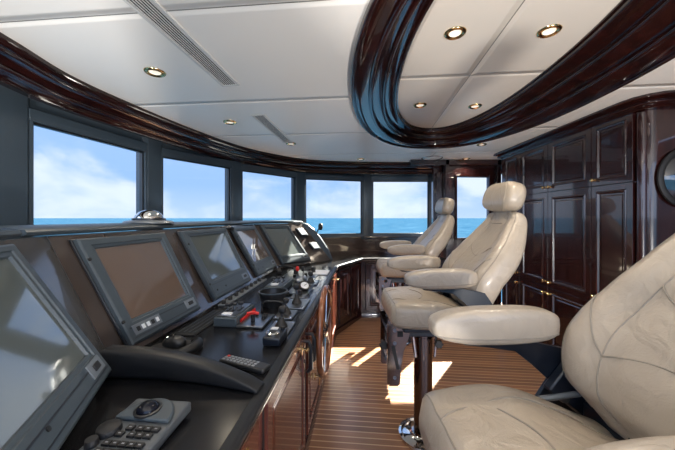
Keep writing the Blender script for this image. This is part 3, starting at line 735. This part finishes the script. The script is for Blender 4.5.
# joysticks on plates
def joystick(c, w, L, h, label, grip=.019, tilt=(0, 0)):
    r = empty('joystick', c, label, 'joystick')
    MB().box(rot(c, 0, 0, .005), (w, L, .010), mat=Rc).build('plate', 'steel', r, bevel=.003)
    tp = c+V((tilt[0], tilt[1], h))
    MB().lathe([(.0, .0), (.030, 0), (.027, .010), (.022, .016), (.019, .024), (.014, .030), (.010, h*.5), (0, h*.5)], c+V((0, 0, .010)), n=20).build('boot', 'rubber', r)
    MB().cyl(c+V((0, 0, .02)), tp, .006).build('stick', 'steel', r)
    MB().sell(tp+V((0, 0, .004)), grip, grip*.8, grip*.95, .8, .8, 20, 12).build('grip', 'rubber', r, smooth=60)
    for sx, sy in ((-1, -1), (1, -1), (1, 1), (-1, 1)):
        MB().lathe([(0, 0), (.005, 0), (.004, .003), (0, .003)], rot(c, sx*(w/2-.012), sy*(L/2-.012), .010), n=10).build('screw', 'chrome', r)
joystick(V((-.265, 1.41, DZ)), .105, .15, .085, 'black-booted joystick on a steel plate just beyond the dial box', tilt=(.006, 0))
joystick(V((-.275, 1.60, DZ)), .10, .14, .075, 'small black joystick on a steel plate under the wire grab handle', .016)
joystick(V((-.245, 1.80, DZ)), .13, .20, .105, 'tallest black joystick on a steel plate right of the round hood', .021, (.0, .005))
joystick(V((-.215, 2.40, DZ)), .12, .17, .07, 'black joystick at the desk edge beside the white booklet', .02)
# black grab handle
c = V((-.345, 1.60, DZ)); r = empty('grab_handle', c, 'black wire grab handle standing on the console', 'handle')
P0 = [(-.058, 0, 0), (-.058, 0, .06), (-.05, 0, .072), (-.03, 0, .075), (.03, 0, .075), (.05, 0, .072), (.058, 0, .06), (.058, 0, 0)]
MB().tube([rot(c, *p) for p in P0], .005, 10).build('rail', 'plastic', r)
for s_ in (-1, 1): MB().cyl(rot(c, s_*.058, 0, 0), rot(c, s_*.058, 0, .006), .011).build('foot', 'plastic', r)
# round hood
c = V((-.385, 1.80, DZ)); r = empty('compass_hood', c, 'round open black hood standing on the console', 'hood')
MB().lathe([(.066, 0), (.070, .02), (.078, .05), (.083, .075), (.083, .08), (.078, .08), (.073, .05), (.064, .02), (.062, .002)], c, n=40, closed=True).build('ring', 'plastic', r, smooth=50)
MB().lathe([(0, 0), (.064, 0), (.062, .01), (0, .012)], c, n=30).build('base', 'rubber', r)
MB().lathe([(.082, .078), (.086, .078), (.086, .084), (.080, .084)], c, n=40, closed=True).build('lip', 'bezel', r)
# steel instrument plates
def instr(c, w, L, label, kn):
    r = empty('instrument_plate', c, label, 'instrument panel')
    MB().box(rot(c, 0, 0, .003), (w, L, .006), mat=Rc).build('plate', 'steel', r, bevel=.002)
    for (x, y, rr, h, m) in kn: MB().lathe([(0, 0), (rr, 0), (rr*.9, h), (0, h)], rot(c, x*w, y*L, .006), n=16).build('knob', m, r)
instr(V((-.385, 1.98, DZ)), .17, .14, 'bare steel instrument plate just behind the round hood', [(.3, .2, .012, .02, 'rubber'), (-.3, .2, .012, .02, 'rubber')])
instr(V((-.27, 2.12, DZ)), .15, .36, 'long steel instrument plate with knobs along the desk edge', [(.2, -.3, .014, .03, 'rubber'), (-.2, .1, .012, .02, 'rubber'), (.1, .3, .014, .025, 'plastic'), (-.1, .35, .014, .04, 'rubber')])
instr(V((-.33, 2.72, DZ)), .30, .42, 'wide steel instrument plate near the far end of the desk', [(.2, -.2, .014, .03, 'rubber'), (-.2, .1, .02, .04, 'rubber'), (-.1, -.3, .014, .025, 'plastic'), (.3, .3, .02, .05, 'rubber')])
# gauge facing the helmsman
c = V((-.235, 2.13, DZ+.036)); r = empty('round_gauge', c-V((0, 0, .03)), 'round black gauge with a white face on the steel plate', 'gauge')
ax = V((.25, -.62, .75)).normalized()
MB().lathe([(0, -.02), (.034, -.02), (.038, 0), (.038, .012), (.030, .014), (.030, .008), (0, .008)], c, ax, 28).build('case', 'rubber', r)
MB().lathe([(0, .008), (.029, .008), (.029, .010), (0, .010)], c, ax, 28).build('face', 'white', r)
u_ = ax.orthogonal().normalized(); MB().cyl(c+ax*.012-u_*.004, c+ax*.012+u_*.022, .0018, 8).build('needle', 'rubber', r)
MB().cyl(c-V((0, 0, .034)), c-ax*.01, .014).build('stand', 'rubber', r)
# twin throttle levers
c = V((-.30, 2.46, DZ)); r = empty('engine_throttle', c, 'silver twin-lever engine throttle in the middle of the far desk', 'throttle')
MB().sell(c+V((0, 0, .004)), .05, .085, .045, .7, .7, 28, 14).build('housing', 'steel', r, smooth=60)
for s_ in (-1, 1):
    lv = MB().tube([c+V((s_*.02, 0, .04)), c+V((s_*.022, -.03, .08)), c+V((s_*.022, -.045, .105))], [.007, .006, .006]).build('lever', 'chrome', r)
    MB().sell(c+V((s_*.022, -.05, .112)), .014, .014, .02, .8, .8, 16, 10).build('grip', 'red' if s_ < 0 else 'rubber', lv, smooth=60)
# headset
c = V((-.47, 2.82, DZ)); r = empty('headset', c, 'black headset lying below the narrow bright monitor', 'headset')
MB().tube([c+V((.075*cos(radians(q)), .075*sin(radians(q)), .02+.045*sin(radians(q*.5)))) for q in range(0, 200, 15)], .010, 10).build('headband', 'rubber', r)
for q in (0, 195):
    p = c+V((.075*cos(radians(q)), .075*sin(radians(q)), .022)); MB().lathe([(0, -.018), (.03, -.015), (.034, 0), (.03, .015), (0, .018)], p, (1, .3, .2), 20).build('ear_cup', 'rubber', r)
# white booklet
c = V((-.155, 2.84, DZ)); r = empty('booklet', c, 'white ring-bound booklet lying open at the desk edge', 'booklet')
MB().box(rot(c, 0, 0, .005), (.14, .22, .008), mat=Rc).build('pages', 'white', r, bevel=.001)
MB().box(rot(c, 0, 0, .002), (.15, .23, .003), mat=Rc).build('cover', 'plastic', r, bevel=.001)
# push-knob strip below the monitors
a = V((-.675, 1.78, DZ)); b = V((-.62, 2.5, DZ)); c = (a+b)/2; Rr = Matrix.Rotation(-atan2((b-a).x, (b-a).y), 3, 'Z')
r = empty('knob_strip', c, 'long steel strip of black knobs along the foot of the monitors', 'control strip')
MB().box(c+V((0, 0, .006)), (.055, .76, .012), mat=Rr).build('strip', 'grey_panel', r, bevel=.003)
for k in range(9):
    MB().lathe([(0, 0), (.013, 0), (.012, .018), (.009, .022), (0, .022)], a*(1-k/8)+b*(k/8)+V((0, 0, .012)), n=16).build('knob', 'rubber', r)
c = V((-.66, 1.50, DZ)); r = empty('vent_panel', c, 'narrow slotted black panel in the desk below the brownish screen', 'panel')
MB().box(rot(c, 0, 0, .004), (.10, .36, .007), mat=Rc).build('frame', 'plastic', r, bevel=.002)
for k in range(4): MB().box(rot(c, -.036+k*.024, 0, .009), (.006, .32, .003), mat=Rc).build('slat', 'steel', r)
# plant-like antenna knob behind the end cheek
c = V((-.36, 3.80, 1.02)); r = empty('microphone', c-V((0, 0, .22)), 'black gooseneck microphone just beyond the end of the console', 'microphone')
MB().tube([c+V((0, .02, -.24)), c+V((.05, .02, -.05)), c+V((.10, .0, .10)), c+V((.13, 0, .16))], .008).build('gooseneck', 'rubber', r)
MB().sell(c+V((.145, 0, .17)), .03, .03, .045, .9, .9, 18, 12).build('head', 'rubber', r, smooth=60)

# ------------------------------------------------------------------ steering wheel
c = V((-.078, 1.95, .575)); r = empty('ship_wheel', c, 'round wooden steering wheel mounted on the front of the console', 'steering wheel')
ax = n0; u_ = t0; w_ = V((0, 0, 1)); RW = .265
MB().tube([c+(u_*cos(2*pi*i/64)+w_*sin(2*pi*i/64))*RW for i in range(64)], .0195, 14, closed=True).build('rim', 'rim_wood', r, smooth=60)
MB().lathe([(0, -.012), (.05, -.012), (.052, .0), (.04, .014), (.02, .02), (0, .021)], c, ax, 28).build('hub', 'chrome', r)
for k in range(6):
    a = 2*pi*k/6+.3; dd = u_*cos(a)+w_*sin(a)
    MB().tube([c+dd*.045, c+dd*.12, c+dd*.20, c+dd*(RW-.01)], [.010, .007, .008, .010], 10).build('spoke', 'chrome', r)
MB().cyl(c-ax*.075, c-ax*.01, .028).build('shaft', 'plastic', r)

# ------------------------------------------------------------------ helm chairs
def interp(tab, t):
    n = len(tab)
    for i in range(n-1):
        if t <= tab[i+1][0]+1e-9:
            p0, p1, p2, p3 = tab[max(0, i-1)], tab[i], tab[i+1], tab[min(n-1, i+2)]
            h = p2[0]-p1[0]; k = max(0, (t-p1[0])/h); out = []
            for c in range(1, len(p1)):
                m1 = (p2[c]-p0[c])/(p2[0]-p0[0])*h; m2 = (p3[c]-p1[c])/(p3[0]-p1[0])*h
                out.append((2*k**3-3*k*k+1)*p1[c]+(k**3-2*k*k+k)*m1+(-2*k**3+3*k*k)*p2[c]+(k**3-k*k)*m2)
            return out
    return list(tab[-1][1:])
def make_chair():
    root = empty('helm_chair', (0, 0, 0)); root['category'] = 'chair'; root['group'] = 'cream leather helm chairs facing the console'
    # pedestal
    MB().lathe([(0, 0), (.14, 0), (.142, .008), (.12, .014), (.08, .018), (.066, .03), (0, .03)], (0, 0, 0), n=48).build('base', 'chrome', root)
    MB().lathe([(.118, .012), (.128, .024), (.142, .020), (.145, .008), (.14, .002), (.12, .004)], (0, 0, 0), n=48, closed=True).build('base_ring', 'chrome', root)
    MB().lathe([(0, .02), (.054, .02), (.054, .60), (.06, .605), (.06, .64), (0, .64)], (0, 0, 0), n=32).build('pedestal', 'chrome_refl_brown', root)
    MB().box((.02, 0, .665), (.30, .26, .05)).box((.04, 0, .70), (.40, .40, .02)).build('seat_plate', 'navy', root, bevel=.006)
    # footrest brackets
    prof = [(-.235, .71), (-.10, .71), (-.115, .64), (-.145, .56), (-.16, .45), (-.165, .385), (-.175, .372), (-.225, .372), (-.235, .385)]
    for s_ in (-1, 1):
        br_ = MB().polyprism([(x, 0, z) for x, z in prof], lambda q, h: V((q[0], s_*.13+h, q[2])), -.006, .006).build('footrest_bracket', 'chrome_refl_brown', root, bevel=.002)
        MB().box((-.19, s_*.13-.007, .53), (.018, .004, .13), mat=Matrix.Rotation(radians(-12), 3, 'Y')).box((-.165, s_*.13-.007, .66), (.03, .004, .03)).build('slot', 'dark_gap', br_)
        for z_ in (.42, .61, .68): MB().cyl((-.195, s_*.13-.012, z_), (-.195, s_*.13+.012, z_), .009, 12).build('bolt', 'steel', br_)
    MB().cyl((-.2, -.13, .41), (-.2, .13, .41), .010).cyl((-.2, -.13, .60), (-.2, .13, .60), .008).build('footrest_bar', 'steel', root)
    MB().tube([(-.06, -.06, .50), (-.075, -.06, .62), (-.10, -.06, .70)], .011).tube([(.05, -.06, .50), (.06, -.06, .6), (.05, -.06, .69)], .008).build('brace', 'chrome', root)
    for (x, y, z, d) in ((.06, -.10, .59, -1), (-.25, -.10, .585, -1)):
        mb = MB(); mb.cyl((x, y+.06, z), (x, y, z), .008)
        pts = [((.026 if i % 2 == 0 else .019)*cos(2*pi*i/12), (.026 if i % 2 == 0 else .019)*sin(2*pi*i/12), 0) for i in range(12)]
        mb.polyprism(pts, lambda q, h: V((x+q[0], y+h, z+q[1])), -.012, .012); mb.build('knob', 'rubber', root, bevel=.003)
    # seat cushion
    tabS = [(0, .235, -.05, .0), (.06, .245, .0, .0)]
    rows = []; nx = 34
    def seat_pt(k, th):
        s = k; x = -.224+.524*s
        e = 1.0
        if s < .10: e = max(0, 1-((.10-s)/.10)**2.6)**.5
        if s > .93: e = sqrt(max(0, 1-((s-.93)/.07)**2*.6))
        hw = (.215+.04*sin(pi*min(1, s*1.25))) * (.86+.14*e)
        top = .838+.012*sin(pi*s)-.012*(s-.5) ; bot = .70
        if x > -.02: top -= .085*((x+.02)/.30)**1.4; bot -= .02*((x+.02)/.30)
        mid = (top+bot)/2-.01*(1-e); hh = (top-bot)/2*(.30+.70*e)
        cc, ss = cos(th), sin(th)
        y = hw*math.copysign(abs(cc)**.42, cc); z = mid+hh*math.copysign(abs(ss)**.55, ss)
        if ss > 0: z += .014*(abs(y)/hw)**2*(1 if abs(y)/hw < .8 else 1) - .004 - .008*math.exp(-((abs(y)-.13)/.012)**2)*min(1, e)
        z += .0035*noise.noise(V((x*9, y*9, 3)))
        return V((x, y, z))
    for i in range(nx+1):
        rows.append([seat_pt(i/nx, 2*pi*j/44) for j in range(44)])
    seat = MB().grid(rows, cv=True, caps=True).build('seat_cushion', 'cream', root, smooth=70)
    def seam(name, fn, parent, r=.0022, n=24):
        MB().tube([fn(i/n) for i in range(n+1)], r, 6).build(name, 'piping', parent)
    def seat_top(x, y):
        s = (x+.224)/.524
        best = None
        hw = .25; c_ = min(1, abs(y)/hw); th = math.acos(min(1, (c_)**(1/.42)))
        if y < 0: th = pi-th
        return seat_pt(s, th)+V((0, 0, .0005))
    for s_ in (-1, 1):
        seam('piping', lambda t: seat_top(-.20+.45*t, s_*(.10+.06*sin(pi*t*.8))), seat)
    seam('piping', lambda t: seat_top(-.06+.05*cos((t-.5)*pi), (t-.5)*.24), seat)
    seam('piping', lambda t: seat_pt(.02+.9*t, 0-.25), seat); seam('piping', lambda t: seat_pt(.02+.9*t, pi+.25), seat)
    seam('piping', lambda t: seat_pt(.045, .02+pi*t*.99), seat)
    # back
    tab = [  # t, front x, z, half width, thickness, bolster
        (0.00, .240, .780, .175, .080, .010), (.05, .228, .810, .210, .105, .02), (.15, .197, .870, .252, .120, .035), (.35, .233, .985, .278, .130, .045),
        (.55, .328, 1.095, .262, .125, .05), (.75, .405, 1.205, .215, .110, .035), (.90, .450, 1.290, .172, .095, .015), (.97, .462, 1.325, .160, .080, .01), (1.0, .472, 1.338, .145, .060, .0)]
    def back_pt(t, th, off=0):
        x, z, hw, tk, bo = interp(tab, t)
        nrm = V((-.91, 0, .41)); cc, ss = cos(th), sin(th)
        u = math.copysign(abs(cc)**.5, cc); v = math.copysign(abs(ss)**.62, ss)
        y = hw*u; d = tk/2*v
        if ss > 0: d += bo*(min(abs(u), .82)/.82)**2*(1-max(0, abs(u)-.82)*2.5) - .010*math.exp(-((abs(u)-.5)/.05)**2)
        if t < .9: d += .003*noise.noise(V((t*8, y*10, 1)))
        ctr = V((x, 0, z))-nrm*(tk/2)
        return ctr+nrm*(d+off)+V((0, y, 0))
    nb = 40
    rows = [[back_pt(i/nb, 2*pi*j/48) for j in range(48)] for i in range(nb+1)]
    back = MB().grid(rows, cv=True, caps=True).build('backrest', 'cream', root, smooth=70)
    def bth(u): 
        a = math.acos(min(1, abs(u)**2)); return a if u > 0 else pi-a
    for s_ in (-1, 1):
        seam('piping', lambda t: back_pt(.06+.9*t, bth(s_*.5), .001), back, n=40)
        seam('piping', lambda t: back_pt(.04+.93*t, bth(s_*.93), .001), back, n=40)
        seam('piping', lambda t: back_pt(.04+.93*t, -bth(s_*.9), .001), back, n=40)
        seam('piping', lambda t: back_pt(.30+.22*t, bth(s_*(.5+.38*t)), .001), back)
    seam('piping', lambda t: back_pt(.62-.10*sin(pi*t), bth(-.499+.998*t), .001), back)
    seam('piping', lambda t: back_pt(.86, bth(-.35+.7*t), .002), back)
    seam('piping', lambda t: back_pt(.30+.06*sin(pi*t), bth(-.499+.998*t), .001), back)
    # headrest
    def hf(p): return V((p.x-.018*(p.z/.09)*0+(.02*(abs(p.y)/.18)**2*-1), p.y*(1-.10*((p.z-.0)/.09 if p.z > 0 else 0)), p.z))
    hd = MB().sell((.488, 0, 1.422), .064, .170, .088, .62, .62, 44, 22, fn=hf, R=Matrix.Rotation(radians(14), 3, 'Y')).build('headrest', 'cream', root, smooth=70)
    Rh = Matrix.Rotation(radians(14), 3, 'Y')
    for s_ in (-1, 1):
        def hp(t):
            ph = -pi/2+pi*(.03+.94*t); th = pi-s_*math.acos(.62)*.95
            def sp(x, e): return math.copysign(abs(x)**e, x)
            th = pi - s_*.62
            p = V((.0645*sp(cos(ph), .62)*sp(cos(th), .62), .171*sp(cos(ph), .62)*sp(sin(th), .62), .0885*sp(sin(ph), .62)))
            return V((.488, 0, 1.422))+Rh@hf(p)
        seam('piping', hp, hd, n=30)
    MB().box((.49, 0, 1.335), (.05, .16, .03)).build('headrest_mount', 'piping', root, bevel=.008)
    # arms
    ap = [(-.10, .952), (.13, .942), (.235, .92), (.27, .87), (.32, .79), (.33, .725), (.23, .735), (.135, .78), (.17, .835), (.12, .88), (.075, .916), (.0, .927), (-.07, .934)]
    for s_ in (-1, 1):
        y0 = s_*.268
        MB().polyprism([(x, 0, z) for x, z in ap], lambda q, h: V((q[0], y0+h, q[2])), -.007, .007).build('arm_bracket', 'navy', root, bevel=.0015, smooth=20)
        def af(p):
            q = p.x/.18
            return V((p.x, p.y*(1-.12*max(0, q)), p.z*(1-.22*max(0, -q)**2)+(.004 if p.z > 0 else -.006)*(1-q*q)+.004*q))
        arm = MB().sell((.012, y0, .993),   .182, .043, .046, .55, .42, 48, 18, fn=af).build('armrest', 'cream', root, smooth=70)
        for hh in (-.018,):
            pts = []
            for i in range(40):
                th = 2*pi*i/40
                def sp(x, e): return math.copysign(abs(x)**e, x)
                ph = -.28
                p = V((.1825*sp(cos(ph), .55)*sp(cos(th), .42), .0435*sp(cos(ph), .55)*sp(sin(th), .42), .046*sp(sin(ph), .55)))
                pts.append(V((.012, y0, .993))+af(p))
            MB().tube(pts, .002, 6, closed=True).build('piping', 'piping', arm)
        mb = MB(); mb.lathe([(0, -.012), (.012, -.010), (.014, 0), (.014, .004), (0, .004)], (.20, y0-s_*.0, .855) if False else (.19, y0-s_*.034, .802), (0, s_, 0), 16); mb.build('bolt', 'steel', root)
        MB().box((.255, y0-s_*.022, .795), (.20, .030, .09), mat=Matrix.Rotation(radians(38), 3, 'Y')).build('hinge_block', 'navy', root, bevel=.006)
        MB().tube([(.12, y0-s_*.04, .80), (.23, y0-s_*.04, .815)], .008, 10).build('release_lever', 'grey_panel', root)
    MB().box((.27, 0, .76), (.06, .46, .07)).build('back_hinge_bar', 'navy', root, bevel=.006)
    return root
proto = make_chair()
ch2 = copy_tree(proto); ch3 = copy_tree(proto)
proto.location = (.437, .60, 0); proto['label'] = 'nearest cream leather helm chair, large at the lower right, cut off by the picture edge'
ch2.location = (.51, 1.79, 0); ch2['label'] = 'middle cream leather helm chair with sunlight on its seat front'
ch3.location = (.655, 3.18, .0); ch3['label'] = 'farthest cream leather helm chair, in front of the far sea windows'

# ------------------------------------------------------------------ sea
S = 12000
struct(MB().add([(-S, -S, -7), (S, -S, -7), (S, S, -7), (-S, S, -7)], [(0, 1, 2, 3)]).build('ground_sea', 'sea', smooth=0)).name = 'sea'
tag(bpy.data.objects['sea'], 'turquoise open sea reaching to the horizon', None)

# ------------------------------------------------------------------ light
sun = bpy.data.lights.new('sun', 'SUN'); sun.energy = 45; sun.angle = radians(.6); sun.color = (1, .93, .80)
so = bpy.data.objects.new('sun', sun); COL.objects.link(so)
so.rotation_euler = V((-.75, -1.0, -.90)).to_track_quat('-Z', 'Y').to_euler()

# every downlight burns; two unseen fill lamps added aft to brighten the ceiling
FILL_W = 145
for (px, py), z, lab in lt:
    l = bpy.data.lights.new('downlight_bulb', 'SPOT'); l.energy = 9; l.color = (1, .86, .68); l.spot_size = radians(130); l.spot_blend = .8; l.shadow_soft_size = .03
    o = bpy.data.objects.new('downlight_bulb', l); COL.objects.link(o); o.location = at(px, py, z)-V((0, 0, .02))
for x, y, ax_, ay_ in ((-.9, -.7, 0, -38), (1.0, -.65, 0, -38)):
    r = empty('fill_uplight', (x, y, 0), 'added brass fill lamp, unseen behind the viewer, brightening the ceiling', 'fill lamp', 'added fill lamps behind the viewer')
    MB().lathe([(0, 0), (.14, 0), (.14, .02), (.02, .04), (0, .04)], (x, y, 0), n=32).build('base', 'brass', r)
    MB().cyl((x, y, .03), (x, y, .55), .012).build('pole', 'brass', r)
    MB().lathe([(.02, 0), (.09, .06), (.13, .12), (.125, .12), (.085, .065), (.015, .01)], (x, y, .55), n=32, closed=True).build('shade', 'brass', r)
    l = bpy.data.lights.new('fill_bulb', 'SPOT'); l.energy = FILL_W; l.color = (1, .93, .86); l.shadow_soft_size = .08; l.spot_size = radians(150); l.spot_blend = .5
    o = bpy.data.objects.new('fill_bulb', l); COL.objects.link(o); o.location = (x, y, .69); o.rotation_euler = (radians(180+ay_), radians(ax_), 0)
w = bpy.data.worlds.new('sky'); sc.world = w; w.use_nodes = True; nt = w.node_tree; L = nt.links.new
bg = nt.nodes['Background']
tc = nt.nodes.new('ShaderNodeTexCoord'); sp = nt.nodes.new('ShaderNodeSeparateXYZ'); L(tc.outputs['Generated'], sp.inputs[0])
cr = nt.nodes.new('ShaderNodeValToRGB'); e = cr.color_ramp.elements
e[0].position = 0; e[0].color = (.44, .57, .82, 1); e[1].position = 1; e[1].color = (.16, .32, .75, 1)
q = e.new(.10); q.color = (.29, .46, .80, 1); q = e.new(.35); q.color = (.32, .48, .82, 1)
L(sp.outputs['Z'], cr.inputs['Fac'])
mp = nt.nodes.new('ShaderNodeMapping'); mp.inputs['Scale'].default_value = (1, 1, 2.1); mp.inputs['Location'].default_value = (.3, .1, .0); L(tc.outputs['Generated'], mp.inputs['Vector'])
n = nt.nodes.new('ShaderNodeTexNoise'); n.inputs['Scale'].default_value = 3.2; n.inputs['Detail'].default_value = 9; n.inputs['Roughness'].default_value = .55; n.inputs['Distortion'].default_value = .35
L(mp.outputs['Vector'], n.inputs['Vector'])
r2 = nt.nodes.new('ShaderNodeMapRange'); r2.interpolation_type = 'SMOOTHSTEP'; r2.inputs['From Min'].default_value = .44; r2.inputs['From Max'].default_value = .66; L(n.outputs['Fac'], r2.inputs['Value'])
mx = nt.nodes.new('ShaderNodeMix'); mx.data_type = 'RGBA'; mx.inputs['B'].default_value = (.64, .71, .84, 1)
L(r2.outputs['Result'], mx.inputs['Factor']); L(cr.outputs['Color'], mx.inputs['A'])
# sky behind the viewer boosted as added fill light for the room
neg = nt.nodes.new('ShaderNodeMapRange'); neg.interpolation_type = 'SMOOTHSTEP'; neg.inputs['From Min'].default_value = .1; neg.inputs['From Max'].default_value = -.5
neg.inputs['To Min'].default_value = 1.0; neg.inputs['To Max'].default_value = 2.6; L(sp.outputs['Y'], neg.inputs['Value'])
L(mx.outputs['Result'], bg.inputs['Color']); L(neg.outputs['Result'], bg.inputs['Strength'])

# ------------------------------------------------------------------ camera
cam = bpy.data.cameras.new('camera'); co = bpy.data.objects.new('camera', cam); COL.objects.link(co); sc.camera = co
co.location = (0, 0, EYE); co.rotation_euler = (pi/2, 0, 0)
cam.sensor_width = 36; cam.lens = F/675*36; cam.shift_y = -(225-HY)/675; cam.clip_start = .02; cam.clip_end = 50000

sc.view_settings.view_transform = 'Standard'; sc.view_settings.look = 'None'; sc.view_settings.gamma = 1; sc.view_settings.exposure = .55
sc.cycles.use_denoising = True
sc.cycles.max_bounces = 12; sc.cycles.diffuse_bounces = 8; sc.cycles.transparent_max_bounces = 16
sc.cycles.sample_clamp_indirect = 6
sc.cycles.caustics_reflective = True
